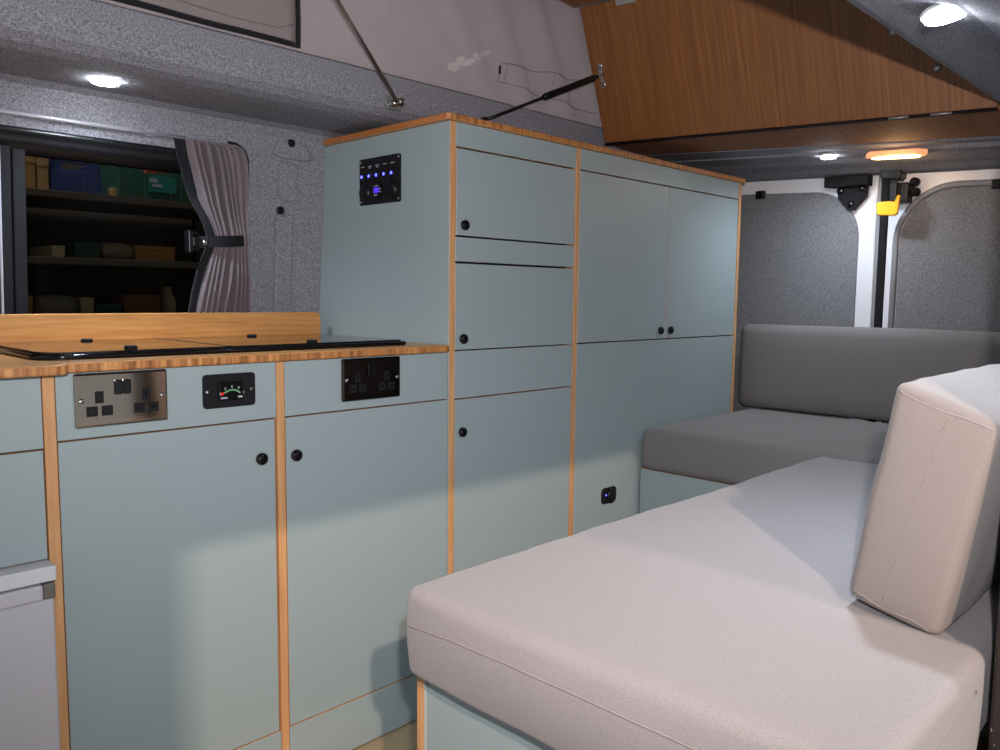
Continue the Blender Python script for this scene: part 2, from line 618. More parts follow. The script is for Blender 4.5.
o = obj('curtain_cloth', bm, M['curtain'], cur)
sm = o.modifiers.new('thickness', 'SOLIDIFY'); sm.thickness = .0015
# dark border along the leading edge
bm = B()
gb = []
for z in zs:
    p = curtain_pt(.02, z)
    wid = .022 + .004 * (z - .86)
    gb.append([bm.verts.new((p.x - wid * (1 - q), p.y + .004 * math.sin(3 * q + z * 5), z)) for q in (0, .35, .7, 1)])
for k in range(NZ):
    for i in range(3):
        f_ = bm.faces.new((gb[k][i], gb[k + 1][i], gb[k + 1][i + 1], gb[k][i + 1])); f_.smooth = True
o = obj('border', bm, M['navy'], cur)
sm = o.modifiers.new('thickness', 'SOLIDIFY'); sm.thickness = .003
# strap
bm = B()
pts = []
for k in range(13):
    t = k / 12
    x = -.36 + (.136) * t
    pts.append((x, wall_y(1.075) - .055 + .02 * (2 * t - 1) ** 2, 1.070 + .010 * t))
va = [[bm.verts.new((x, y, z - .013)), bm.verts.new((x, y, z + .013)), bm.verts.new((x, y + .003, z + .013)), bm.verts.new((x, y + .003, z - .013))] for x, y, z in pts]
for a, c in zip(va, va[1:]):
    for k in range(4):
        bm.faces.new((a[k], c[k], c[(k + 1) % 4], a[(k + 1) % 4]))
bm.faces.new(va[0]); bm.faces.new(va[-1][::-1])
bmesh.ops.recalc_face_normals(bm, faces=bm.faces[:])
strap = obj('strap', bm, M['blackmatt'], cur)
bm = B()
lathe(bm, (-.342, wall_y(1.075) - .045, 1.0705), (0, -1, 0), [(0, .006), (.004, .006), (.006, .003), (.006, 0)], 16)
obj('press_stud', bm, M['chrome'], strap)
bm = B()
box(bm, (-.384, wall_y(1.075) - .055, 1.045), (-.372, wall_y(1.075) - .03, 1.095), .003)
box(bm, (-.372, wall_y(1.075) - .05, 1.058), (-.356, wall_y(1.075) - .036, 1.082), .003)
for z in (1.05, 1.086):
    box(bm, (-.374, wall_y(1.075) - .052, z), (-.36, wall_y(1.075) - .036, z + .006), .002)
obj('clip', bm, M['black'], cur)
# black hook rail visible at the top corner
bm = B()
tube(bm, [(-.275, .47, 1.302), (-.255, .468, 1.300), (-.239, .468, 1.290), (-.230, .468, 1.272), (-.227, .47, 1.245), (-.226, .476, 1.20), (-.225, .484, 1.1), (-.225, .49, 1.0)], [.007, .008, .008, .006, .005, .004, .004, .003], 8)
obj('corner_rail', bm, M['black'], cur)

# lining studs
def stud(label, x, z, first=None):
    loc = Vector((x, wall_y(z) - .003, z))
    if first:
        return dup(first, loc, label)
    r = thing('lining_stud', label, 'stud', loc, 'black studs in the felt wall')
    bm = B(); lathe(bm, loc + Vector((0, .004, 0)), (0, -1, 0), [(0, .011), (.004, .011), (.006, .0085), (.006, .006)], 20)
    h_ = obj('collar', bm, M['black'], r)
    bm = B(); lathe(bm, loc + Vector((0, -.001, 0)), (0, -1, 0), [(0, .006), (.003, .0055), (.005, .003), (.0055, 0)], 16)
    obj('cap', bm, M['blackgloss'], r)
    return r
st = stud('upper black plastic stud in the felt between curtain and tall cupboard', -.098, 1.331)
stud('lower black plastic stud in the felt, level with the middle of the curtain', -.123, 1.162, st)

# ------------------------------------------------------------------ kitchen base units
X_P0, X_P0R, X_P1, X_P1R = -.825, -.808, -.4292, -.4135
ZT = .829
def post(x0, x1, z0, z1, parent, name='end_panel', y1=.49):
    bm = B(); box(bm, (x0, -.001, z0), (x1, .47, z1), .0008, 1)
    return obj(name, bm, M['ply'], parent)
# unit over the fridge
u = thing('fridge_cabinet', 'blue grey cabinet front above the small fridge at the picture edge', 'cabinet', (-1.1, .2, 0))
post(X_P0, X_P0R, 0, ZT - .001, u)
post(-1.42, -1.403, 0, ZT - .001, u)
panel('fascia', -1.40, -.8265, .7155, ZT - .001, u)
panel('drawer_front', -1.40, -.8275, .543, .7125, u)
bm = B(); box(bm, (-1.40, .44, .06), (-.826, .455, .826)); obj('back_panel', bm, M['blue'], u)
# fridge
fr = thing('fridge', 'small silver fridge under the left cabinet, pale grey handle strip', 'fridge', (-1.1, .2, 0))
bm = B(); box(bm, (-1.395, .0, .02), (-.830, .43, .528), .006); obj('body', bm, M['fridge_top'], fr)
bm = B(); box(bm, (-1.395, -.033, .517), (-.8255, .05, .5405), .002); obj('top_trim', bm, M['fridge_top'], fr)
bm = B(); box(bm, (-1.395, -.026, .03), (-.8275, .0, .489), .004); d = obj('door', bm, M['fridge'], fr)
bm = B(); box(bm, (-1.395, -.036, .490), (-.845, -.004, .5145), .004); obj('handle', bm, M['fridge'], d)
bm = B(); box(bm, (-.8445, -.034, .490), (-.8278, -.004, .5145), .003); obj('handle_cap', bm, M['fridge_cap'], d)
# socket unit
u = thing('base_cabinet', 'base cabinet with the silver double socket and gauge on its fascia', 'cabinet', (-.62, .2, 0))
post(X_P1, X_P1R, 0, ZT - .001, u)
panel('fascia', -.8065, -.4305, .7240, ZT - .001, u)
dr = panel('door', -.8062, -.4345, .1105, .7212, u, .0)
knob(-.463, .650, dr)
panel('plinth', -.8065, -.4305, .002, .1075, u)
bm = B(); box(bm, (-.806, .44, .06), (-.431, .455, .826)); obj('back_panel', bm, M['blue'], u)
u = thing('base_cabinet', 'base cabinet with the mirror-finish double socket (dark reflection painted in), next to the tall cupboard', 'cabinet', (-.2, .2, 0))
panel('fascia', -.412, -.002, .7240, ZT - .001, u)
dr = panel('door', -.4110, -.0015, .1105, .7212, u)
knob(-.390, .647, dr)
panel('plinth', -.412, -.002, .002, .1075, u)
bm = B(); box(bm, (-.411, .44, .06), (-.003, .455, .826)); obj('back_panel', bm, M['blue'], u)

# ------------------------------------------------------------------ tall cupboards
u = thing('tall_cupboard', 'tall narrow cupboard of stacked lockers whose blue side carries the switch panel', 'cupboard', (.22, .25, 0))
bm = B(); box(bm, (0, -.001, 0), (.0185, .47, 1.3345), .0006, 1)
for f_ in bm.faces:
    f_.material_index = 0 if abs(f_.normal.x) > .5 else 1
# the side reaches back to the sloping wall
ngon_prism(bm, [(.0005, .468, 0), (.0005, wall_y(0) - .002, 0), (.0005, wall_y(1.33) - .002, 1.33), (.0005, .468, 1.334)], (.0175, 0, 0))
obj('side_panel', bm, [M['blue'], M['ply']], u)
x0, x1 = .0205, .4350
panel('fascia', .0192, .4352, 1.2825, 1.3345, u)
d = panel('door', x0 + .001, x1 - .002, 1.0890, 1.2785, u); knob(.046, 1.112, d)
panel('rail', .0192, .4352, 1.0312, 1.0850, u)
d = panel('door', x0, x1 - .002, .8325, 1.0265, u); knob(.044, .857, d)
panel('drawer_front', .0192, .4345, .7217, .8295, u)
d = panel('door', x0, x1 - .002, .1105, .7187, u); knob(.043, .643, d)
panel('plinth', .0192, .4352, .002, .1075, u)
bm = B(); box(bm, (.02, .03, .06), (.435, .045, 1.33)); obj('back_panel', bm, M['blackmatt'], u)
u = thing('wardrobe', 'wide cupboard with paired upper doors in the corner by the rear seat', 'cupboard', (.87, .25, 0))
bm = B(); box(bm, (.4362, -.001, 0), (.4516, .47, 1.3345), .0006, 1); obj('end_panel', bm, M['ply'], u)
bm = B(); box(bm, (1.2817, -.001, 0), (1.2967, .47, 1.3345), .0006, 1); obj('end_panel', bm, M['ply'], u)
panel('fascia', .4526, 1.2807, 1.2825, 1.3345, u)
d = panel('door', .4536, .8665, .8340, 1.2790, u); knob(.841, .858, d)
d = panel('door', .8690, 1.2797, .8340, 1.2790, u); knob(.894, .858, d)
panel('lower_panel', .4526, 1.2807, .002, .8305, u)
bm = B(); box(bm, (.453, .03, .06), (1.28, .045, 1.33)); obj('back_panel', bm, M['blackmatt'], u)
# bamboo top over both tall cupboards
bm = B()
pts = [(-.006, -.010), (1.305, -.010), (1.305, .462), (-.012, .474), (-.012, -.004)]
ngon_prism(bm, [(x, y, 1.3352) for x, y in pts], (0, 0, .0142), .003, 2)
for f_ in bm.faces:
    f_.material_index = 1 if f_.normal.x < -.5 else (0 if f_.normal.y < -.5 else 2)
t = obj('cupboard_top', bm, [M['bamboo_end'], M['bamboo_side'], M['bamboo_top']])
tag(t, 'long bamboo board capping the tall cupboards under the roof', 'top board')
rebase(t, (.65, .2, 1.3352))

# ------------------------------------------------------------------ worktop, upstand
bm = B()
pts = [(-.0015, .488), (-.0015, -.012)]
pts = [(-.0135, -.012), (-.006, -.0095), (-.0015, -.003), (-.0015, .500), (-1.5, .500), (-1.5, -.040), (-.815, -.040), (-.804, -.038), (-.798, -.033), (-.7955, -.026), (-.7955, -.018), (-.7965, -.0122)]
ngon_prism(bm, [(x, y, .8295) for x, y in pts], (0, 0, .0155), .0035, 3)
for f_ in bm.faces:
    f_.material_index = 0 if f_.normal.z > .5 else 1
wt = obj('worktop', bm, [M['bamboo_top'], M['bamboo_end']])
tag(wt, 'bamboo worktop with a striped end-grain edge over the base cabinets', 'worktop')
rebase(wt, (-.75, .25, .8295))
bm = B()
zt = .9085
o2 = [(-1.5, .8453), (-.040, .8453), (-.040, zt - .012)]
o2 += [(-.040 - .012 * (1 - math.cos(a)), zt - .012 + .012 * math.sin(a)) for a in [PI / 2 * k / 6 for k in range(1, 7)]]
o2 += [(-1.5, zt)]
ngon_prism(bm, [(x, .4495, z) for x, z in o2], (0, .016, 0), .0015, 2)
up = obj('upstand', bm, M['upstand'])
tag(up, 'low bamboo upstand along the window at the back of the worktop', 'upstand')
rebase(up, (-.75, .4575, .8453))

# ------------------------------------------------------------------ sink and hob unit with glass lids
hob = thing('sink_hob_unit', 'black rimmed sink and hob unit under closed smoked glass lids', 'hob', (-.45, .22, .8452))
hx0, hx1, hy0, hy1 = -.815, -.078, .047, .405
hc = ((hx0 + hx1) / 2, (hy0 + hy1) / 2)
def hob_outline(m_, r1, r2, x0_=hx0, x1_=hx1):
    out = []
    xa, xb, ya, yb = x0_ + m_, x1_ - m_, hy0 + m_, hy1 - m_
    for cx_, cy_, r_, a0 in ((xb - r2, yb - r2, r2, 0), (xa + r1, yb - r1, r1, 90), (xa + r1, ya + r1, r1, 180), (xb - r2, ya + r2, r2, 270)):
        out += [(cx_ + r_ * math.cos(math.radians(a0 + 90 * k / 8)), cy_ + r_ * math.sin(math.radians(a0 + 90 * k / 8))) for k in range(9)]
    return out
bm = B()
ngon_prism(bm, [(a, c, .8452) for a, c in hob_outline(0, .05, .012)], (0, 0, .0045), .001, 2)
obj('tray', bm, M['black'], hob)
bm = B()
tube(bm, [(a, c, .8500) for a, c in hob_outline(.002, .048, .010)], .0040, 8, True)
obj('rim', bm, M['blackgloss'], hob)
for xa, xb, ra, rb_ in ((hx0 + .012, -.4955, .04, .003), (-.4845, hx1 - .008, .003, .008)):
    bm = B()
    ngon_prism(bm, [(a, c, .8525) for a, c in hob_outline(.010, ra, rb_, xa - .010, xb + .010)], (0, 0, .0045), .0008, 2)
    l = obj('glass_lid', bm, M['lid'], hob)
bm = B()
box(bm, (-.4945, .065, .850), (-.4855, .39, .8572), .0005); obj('divider', bm, M['black'], hob)
for x, y in ((-.637, .365), (-.649, .112), (-.288, .350), (-.294, .091)):
    bm = B()
    lathe(bm, (x, y, .8568), (0, 0, 1), [(0, .011), (.003, .011), (.0045, .009), (.0045, 0)], 20)
    obj('lid_stop', bm, M['blackmatt'], hob)

# ------------------------------------------------------------------ sockets
def socket(label, x, z, y=0., metal='nickel'):
    r = thing('double_socket', label, 'socket', (x + .073, y, z - .043), 'metal double sockets on the fascias')
    bm = B(); box(bm, (x, y - .0075, z - .086), (x + .146, y - .0003, z), .0035, 3)
    p = obj('plate', bm, M[metal], r)
    for sx in (.060, .0735):
        bm = B(); box(bm, (x + sx, y - .0115, z - .036), (x + sx + .0115, y - .007, z - .0125), .0015)
        s_ = obj('switch', bm, M['blackgloss'], r)
    for cxx in (.0365, .1095):
        bm = B()
        box(bm, (x + cxx - .0065, y - .0085, z - .048), (x + cxx + .0065, y - .007, z - .029), .0006)
        for dx in (-.0115, .0115):
            box(bm, (x + cxx + dx - .0085, y - .0085, z - .0685), (x + cxx + dx + .0085, y - .007, z - .0525), .0006)
        i_ = obj('outlet', bm, M['blackmatt'], r)
        bm = B()
        box(bm, (x + cxx - .002, y - .0089, z - .043), (x + cxx + .002, y - .0083, z - .034))
        for dx in (-.0115, .0115):
            box(bm, (x + cxx + dx - .0035, y - .0089, z - .0625), (x + cxx + dx + .0035, y - .0083, z - .0585))
        obj('pin_slots', bm, M['blackgloss'], i_)
    for sx in (.0095, .1365):
        bm = B(); lathe(bm, (x + sx, y - .007, z - .043), (0, -1, 0), [(0, .0042), (.0015, .0042), (.0025, .002), (.0025, 0)], 14)
        obj('screw', bm, M['chrome'], r)
    return r
s1 = socket('silvery brown metal double socket below the worktop, left of the small gauge', -.7823, .8270)
s2 = socket('mirror-like metal double socket, dark reflection painted into its colour, near the tall cupboard', -.2873, .8267, 0., 'nickel_reflect_dark')

# tank gauge
gg = thing('level_gauge', 'small black gauge plate with green scale and red pointer', 'gauge', (-.524, 0, .783))
bm = B(); ngon_prism(bm, [(-.524 + a, -.0045, .7825 + c) for a, c in rrect(.099, .060, .007, 5)], (0, .004, 0), .0008, 2)
obj('plate', bm, M['blackmatt'], gg)
bm = B(); box(bm, (-.5475, -.0105, .7655), (-.5005, -.004, .7985), .002); gd = obj('display', bm, M['blackgloss'], gg)
bm = B()
gcx, gcz = -.5235, .764
def arc_strip(bm, r0, r1, a0, a1, n, y, th=.0006):
    A = [a0 + (a1 - a0) * k / n for k in range(n + 1)]
    out = [(gcx + r1 * math.cos(t_), y, gcz + .95 * r1 * math.sin(t_)) for t_ in A] + [(gcx + r0 * math.cos(t_), y, gcz + .95 * r0 * math.sin(t_)) for t_ in A[::-1]]
    ngon_prism(bm, out, (0, th, 0))
arc_strip(bm, .0195, .0225, math.radians(42), math.radians(132), 14, -.0111)
obj('scale', bm, M['green'], gd)
bm = B()
for k in range(5):
    t_ = math.radians(146 - 112 * k / 4)
    c_ = (gcx + .0268 * math.cos(t_), gcz + .95 * .0268 * math.sin(t_))
    box(bm, (c_[0] - .0006, -.0111, c_[1] - .0022), (c_[0] + .0006, -.0105, c_[1] + .0022))
    if 0 < k < 4:
        box(bm, (c_[0] - .0012, -.0111, c_[1] + .0005), (c_[0] + .0016, -.0105, c_[1] + .0022))
for k in range(5):
    box(bm, (-.5445 + .0027 * k, -.0111, .7690), (-.5427 + .0027 * k, -.0105, .7712 + .0010 * (k % 2)))
for k in range(3):
    box(bm, (-.5118 + .0029 * k, -.0111, .7690), (-.5098 + .0029 * k, -.0105, .7725))
obj('print', bm, M['mark'], gd)
bm = B(); ngon_prism(bm, [(-.5435, -.0113, .7745), (-.5385, -.0113, .7775), (-.5395, -.0113, .7805), (-.5440, -.0113, .7805)], (0, .0008, 0)); obj('pointer', bm, M['red'], gd)
for x in (-.5655, -.4825):
    bm = B(); lathe(bm, (x, -.004, .7825), (0, -1, 0), [(0, .0034), (.0012, .0034), (.002, .0015), (.002, 0)], 12); obj('screw', bm, M['chrome'], gg)

# ------------------------------------------------------------------ switch panel on the tall side (plane X = 0)
sp = thing('switch_panel', 'black panel with five blue lights on the side of the tall cupboard', 'switch panel', (0, .247, 1.228))
bm = B(); ngon_prism(bm, [(-.004, .247 + a, 1.228 + c) for a, c in rrect(.160, .111, .006, 5)], (.0037, 0, 0), .0008, 2)
obj('plate', bm, M['blackmatt'], sp)
for k in range(5):
    y = .3135 - k * .0293
    bm = B(); box(bm, (-.0075, y - .0095, 1.229), (-.004, y + .0095, 1.251), .002); rk = obj('rocker_switch', bm, M['black'], sp)
    bm = B(); lathe(bm, (-.0072, y, 1.2405), (-1, 0, 0), [(0, .0036), (.001, .0036), (.0018, .002), (.0018, 0)], 12); obj('led', bm, M['blueled'], rk)
    bm = B()
    wl = (.006, .0065, .008, .0065, .0075)[k]
    box(bm, (-.0046, y - wl, 1.2635), (-.0038, y + wl * .9, 1.2650))
    if k in (1, 2):
        box(bm, (-.0046, y - wl * .5, 1.2595), (-.0038, y + wl * .5, 1.2610))
    obj('print', bm, M['mark'], rk)
for y in (.3045, .1985):
    bm = B(); lathe(bm, (-.0035, y, 1.203), (-1, 0, 0), [(0, .0205), (.003, .0200), (.004, .0180), (.0055, .0180), (.0065, .0165), (.0065, 0)], 28); c_ = obj('outlet_cap', bm, M['black'], sp)
    bm = B(); box(bm, (-.009, y - .006, 1.180), (-.0045, y + .006, 1.187), .002); obj('cap_tab', bm, M['blackmatt'], c_)
bm = B(); lathe(bm, (-.0035, .2515, 1.203), (-1, 0, 0), [(0, .0195), (.0045, .0190), (.006, .017), (.006, 0)], 28); vm = obj('voltmeter', bm, M['blackgloss'], sp)
bm = B(); box(bm, (-.0108, .2430, 1.1985), (-.0092, .2595, 1.2095), .0004); ds = obj('display', bm, M['bluescreen'], vm)
bm = B()
box(bm, (-.0102, .2440, 1.2130), (-.0094, .2590, 1.2145))
for y, z in ((.2385, 1.2075), (.2385, 1.2000), (.2570, 1.1930), (.2490, 1.1930)):
    box(bm, (-.0102, y - .0018, z - .0014), (-.0094, y + .0018, z + .0014))
obj('print', bm, M['mark'], vm)
for y in (.321, .173):
    for z in (1.276, 1.180):
        bm = B(); lathe(bm, (-.0038, y, z), (-1, 0, 0), [(0, .0028), (.001, .0028), (.0018, .0012), (.0018, 0)], 12); obj('screw', bm, M['zinc'], sp)

# small socket on the wardrobe panel
us = thing('power_outlet', 'small black outlet with a blue dot low on the wardrobe panel', 'socket', (.605, 0, .400))
bm = B(); ngon_prism(bm, [(.605 + a, -.0045, .4005 + c) for a, c in rrect(.066, .045, .012, 5)], (0, .004, 0), .001, 2); obj('plate', bm, M['blackmatt'], us)
bm = B(); lathe(bm, (.610, -.004, .4010), (0, -1, 0), [(0, .0185), (.006, .018), (.009, .016), (.0095, .0135), (.0095, 0)], 24); c_ = obj('cap', bm, M['black'], us)
bm = B(); box(bm, (.603, -.012, .379), (.617, -.004, .385), .002); obj('cap_tab', bm, M['blackmatt'], c_)
bm = B(); lathe(bm, (.590, -.004, .4030), (0, -1, 0), [(0, .0025), (.001, .0025), (.0018, .001), (.0018, 0)], 12); obj('led', bm, M['blueled'], us)

# ------------------------------------------------------------------ seating
# rear bench across the doors
bb = thing('rear_bench', 'low blue bench base carrying the rear seat cushion', 'bench', (1.1, -.5, 0))
bm = B(); box(bm, (.755, -1.13, 0), (.770, -.004, .4560), .0006, 1)
for f_ in bm.faces:
    f_.material_index = 0 if abs(f_.normal.x) > .5 else 1
obj('front_panel', bm, [M['blue'], M['ply']], bb)
bm = B(); box(bm, (.7705, -1.13, .448), (1.48, -.004, .4560), .0006, 1); obj('seat_board', bm, M['ply'], bb)
bm = B(); box(bm, (1.44, -1.12, 0), (1.455, -.01, .447)); obj('back_panel', bm, M['blue'], bb)
bm = cushion_mesh((.745, -1.12, .4575), (1.40, -.006, .5770), .022, (.004, .0, .008), .035, None, .0015, 3)
rc = obj('rear_seat_cushion', bm, M['seat_dim'])
tag(rc, 'grey seat cushion across the van against the rear backrest', 'cushion')
rebase(rc, (1.07, -.55, .4575))
bm = cushion_mesh((1.385, -1.12, .581), (1.475, .040, .8660), .03, (.008, 0, .003), .035, lambda p: Vector((p.x, p.y, p.z + .01 * p.y * 0)), .0015, 9)
rb = obj('rear_backrest_cushion', bm, M['seat_dim'])
tag(rb, 'long grey backrest cushion standing against the rear doors', 'cushion')
rebase(rb, (1.43, -.55, .581))

# sofa along the side
sb = thing('sofa_bench', 'blue sofa base with a plywood corner edge in front at bottom', 'bench', (.1, -.83, 0))
bm = B(); box(bm, (-.517, -.533, 0), (.750, -.516, .4490), .0008, 1)
for f_ in bm.faces:
    f_.material_index = 1 if abs(f_.normal.y) < .5 else 0
obj('side_panel', bm, [M['blue'], M['ply']], sb)
bm = B(); box(bm, (-.512, -1.10, 0), (-.497, -.5345, .4440), .0008, 1)
for f_ in bm.faces:
    f_.material_index = 0 if abs(f_.normal.x) > .5 else 1
obj('end_panel', bm, [M['blue'], M['ply']], sb)
bm = B(); box(bm, (-.496, -1.10, .440), (.750, -.534, .4490), .0006, 1); obj('seat_board', bm, M['ply'], sb)
def sofa_bend(p):
    q = p.copy()
    # the outer side bellies into the door opening
    if q.y < -1.0:
        t = max(0., min(1., (-.16 - q.x) / .12))
        q.y -= .016 * t * t * (3 - 2 * t) * min(1, (-1.0 - q.y) / .08)
    # front lower edge draws in below the seam
    if q.x < -.45:
        k = max(0., min(1., (.515 - q.z) / .06))
        q.x += .006 * k * min(1, (-.45 - q.x) / .05)
    q.z += .0012 * math.sin(9 * q.x + 3) * math.sin(7 * q.y)  * (1 if q.z > .52 else 0)
    # pressed down a little under the upright cushion
    if q.z > .55:
        t = max(0., min(1., (-.92 - q.y) / .05)) * max(0., min(1., (q.x + .24) / .05))
        q.z -= .014 * t * t * (3 - 2 * t)
    return q
bm = cushion_mesh((-.562, -1.124, .4505), (.732, -.541, .5775), .016, (.012, .0, .005), .03, sofa_bend, .0022, 1)
sc = obj('sofa_seat_cushion', bm, M['seat'])
tag(sc, 'large light grey seat cushion in front with a seam around it', 'cushion')
rebase(sc, (.1, -.83, .4505))
from mathutils.bvhtree import BVHTree
bv = BVHTree.FromPolygons([v_.co + Vector((.1, -.83, .4505)) for v_ in sc.data.vertices], [list(p_.vertices) for p_ in sc.data.polygons])
def snap(p, out=.0008):
    q, n_, i_, d_ = bv.find_nearest(Vector(p))
    return q + n_ * out
bm = B()
zz = .520
pts = [(-.2, -1.144, zz)]
pts = [(-.28, -1.143, .560), (-.36, -1.145, .556), (-.44, -1.1435, .550), (-.50, -1.140, .546), (-.54, -1.128, .545), (-.562, -1.10, .546), (-.57, -1.0, .549), (-.575, -.9, .551), (-.575, -.83, .551), (-.573, -.74, .550), (-.570, -.64, .546), (-.566, -.575, .540), (-.562, -.545, .536), (-.535, -.539, .535), (-.3, -.5375, .535), (0, -.5375, .535), (.7, -.5375, .535)]
fine = []
for a_, c_ in zip(pts, pts[1:]):
    n_ = max(1, int((Vector(c_) - Vector(a_)).length / .015))
    fine += [Vector(a_).lerp(Vector(c_), k / n_) for k in range(n_)]
tube(bm, [snap(Vector((p[0], p[1], p[2] - .010)), .0002) for p in fine], .0014, 6)
obj('seam', bm, M['seam'], sc)

# upright bolster cushion leaning on the side wall
Ux = Vector((1, 0, 0))
P_BL, P_TL, P_BR = Vector((-.190, -.967, .5825)), Vector((-.190, -1.0125, .8615)), Vector((-.190, -1.082, .5745))
up_ = (P_TL - P_BL); Hh = up_.length; up_.normalize()
rt = Vector((0, -up_.z, up_.y)).normalized()
Ww = .116
def lean(p):  # local: x along van, y = 0..Ww away from aisle, z = 0..Hh
    return P_BL + Ux * p.x + rt * (p.y * (1 + .05 * p.z / Hh)) + up_ * p.z + Vector((-.022 * p.y / Ww, 0, -.020 * (p.y / Ww) * (p.z / Hh)))
bm = cushion_mesh((0, 0, 0), (.78, Ww, Hh), .014, (.006, .006, .004), .02, lean, .0022, 5)
bo = obj('backrest_cushion', bm, M['bolster'])
tag(bo, 'pale twill backrest cushion standing upright on the big seat cushion', 'cushion')
rebase(bo, (.1, -1.03, .5855))
bvb = BVHTree.FromPolygons([v_.co + Vector((.1, -1.03, .5855)) for v_ in bo.data.vertices], [list(p_.vertices) for p_ in bo.data.polygons])
def snapb(p, out=.0003):
    q, n_, i_, d_ = bvb.find_nearest(p)
    return q + n_ * out
bm = B()
tube(bm, [snapb(lean(Vector((-.006, .046 + .017 * t, .02 + (Hh - .04) * t)))) for t in [k / 30 for k in range(31)]], .0007, 5)
obj('centre_seam', bm, M['bolster'], bo)
bm = B()
tube(bm, [snapb(lean(Vector((-.004, Ww * t, Hh - .010 - .003 * math.sin(5 * t))))) for t in [k / 24 for k in range(1, 24)]], .0013, 6)
obj('top_seam', bm, M['seam'], bo)
bm = B()
tube(bm, [snapb(lean(Vector((-.004, Ww * t, .008 + .003 * math.sin(11 * t))))) for t in [k / 24 for k in range(1, 23)]], .0013, 6)
obj('bottom_seam', bm, M['seam'], bo)

# ------------------------------------------------------------------ rear doors
def dz(y):
    return .046 * (y + .3)
def door_poly(pts, x, d, bev=0.):
    bm = B(); ngon_prism(bm, [(x, y, z + dz(y)) for y, z in pts], (d, 0, 0), bev, 2)
    return bm
def arched(y_in, y_out, ztop, r, sgn):
    """panel whose upper corner next to the other door is an arc; y_in = inner edge"""
    pts = [(y_out, .3), (y_out, ztop)]
    cy, cz = y_in + sgn * r, ztop - r
    for k in range(13):
        a = PI / 2 * k / 12
        pts.append((cy - sgn * r * math.sin(a) * 1.0, cz + r * math.cos(a)))
    pts.append((y_in, .3))
    return pts
d1 = struct('door_1', door_poly([(.46, 0), (.46, 1.40), (-.3605, 1.40), (-.3605, 0)], 1.505, .045, .004), M['white'])
obj('lining', door_poly(arched(-.310, .45, 1.3065, .150, 1), 1.499, .01, .002), M['felt_door'], d1)
obj('inner_edge', door_poly([(-.359, 0), (-.359, 1.36), (-.373, 1.36), (-.373, 0)], 1.509, .04, .002), M['groove'], d1)
obj('rubber_seal', door_poly([(-.3735, 0), (-.3735, 1.36), (-.3955, 1.36), (-.3955, 0)], 1.500, .04, .001), M['blackmatt'], d1)
d2 = struct('door_2', door_poly([(-.397, 0), (-.397, 1.40), (-1.15, 1.40), (-1.15, 0)], 1.505, .045, .004), M['white'])
obj('lining', door_poly(arched(-.4375, -1.13, 1.3065, .165, -1), 1.499, .01, .002), M['felt_door'], d2)
bm = B()
gp = [(1.503, y, z + dz(y)) for y, z in arched(-.4255, -1.13, 1.3165, .175, -1)[1:]]
tube(bm, [(p[0], p[1], p[2]) for p in gp], .010, 8)
obj('pressed_edge', bm, M['groove'], d2)
# catch plate at the top of the left door
bm = B()
ngon_prism(bm, [(1.46, -.205, 1.352), (1.46, -.205, 1.322), (1.46, -.23, 1.318), (1.46, -.345, 1.318), (1.46, -.345, 1.352)][::-1], (.045, 0, 0), .004)
ngon_prism(bm, [(1.482, -.240, 1.325), (1.482, -.243, 1.285), (1.482, -.262, 1.262), (1.482, -.278, 1.245), (1.482, -.295, 1.243), (1.482, -.308, 1.258), (1.482, -.333, 1.285), (1.482, -.336, 1.325)], (.024, 0, 0), .004)
cp = obj('catch_plate', bm, M['blackmatt'], d1)
for y, z in ((-.252, 1.307), (-.322, 1.309), (-.288, 1.262)):
    bm = B(); lathe(bm, (1.484, y, z), (-1, 0, 0), [(0, .011), (.006, .011), (.010, .007), (.010, 0)], 16); obj('bolt', bm, M['blackgloss'], cp)
# latch with yellow lever on the right door
bm = B()
ngon_prism(bm, [(1.445, -.388, 1.362), (1.445, -.388, 1.334), (1.445, -.40, 1.328), (1.445, -.438, 1.324), (1.445, -.446, 1.334), (1.445, -.446, 1.362)], (.07, 0, 0), .004)
box(bm, (1.45, -.470, 1.253), (1.50, -.430, 1.315), .005)
box(bm, (1.435, -.442, 1.255), (1.46, -.420, 1.318), .004)
lt = obj('latch', bm, M['black'], d2)
for y, z, r in ((-.418, 1.303, .014), (-.476, 1.318, .013), (-.478, 1.288, .014), (-.415, 1.262, .012)):
    bm = B(); lathe(bm, (1.500, y, z), (-1, 0, 0), [(0, r), (.02, r), (.03, r * .7), (.03, 0)], 18); obj('buffer', bm, M['blackmatt'], lt)
bm = B()
tl = [(-.383, 1.242), (-.386, 1.213), (-.394, 1.206), (-.440, 1.203), (-.447, 1.209), (-.449, 1.240), (-.452, 1.262), (-.443, 1.264), (-.436, 1.244), (-.425, 1.247), (-.392, 1.247)]
ngon_prism(bm, [(1.420, y - .006, z + .010) for y, z in tl], (.014, 0, 0), .003)
obj('lever', bm, M['yellow'], lt)
for dd, y, z in ((d1, .033, 1.318), (d2, -.700, 1.293)):
    bm = B(); box(bm, (1.485, y - .016, z - .014), (1.505, y + .016, z + .014), .004); obj('lining_clip', bm, M['black'], dd)

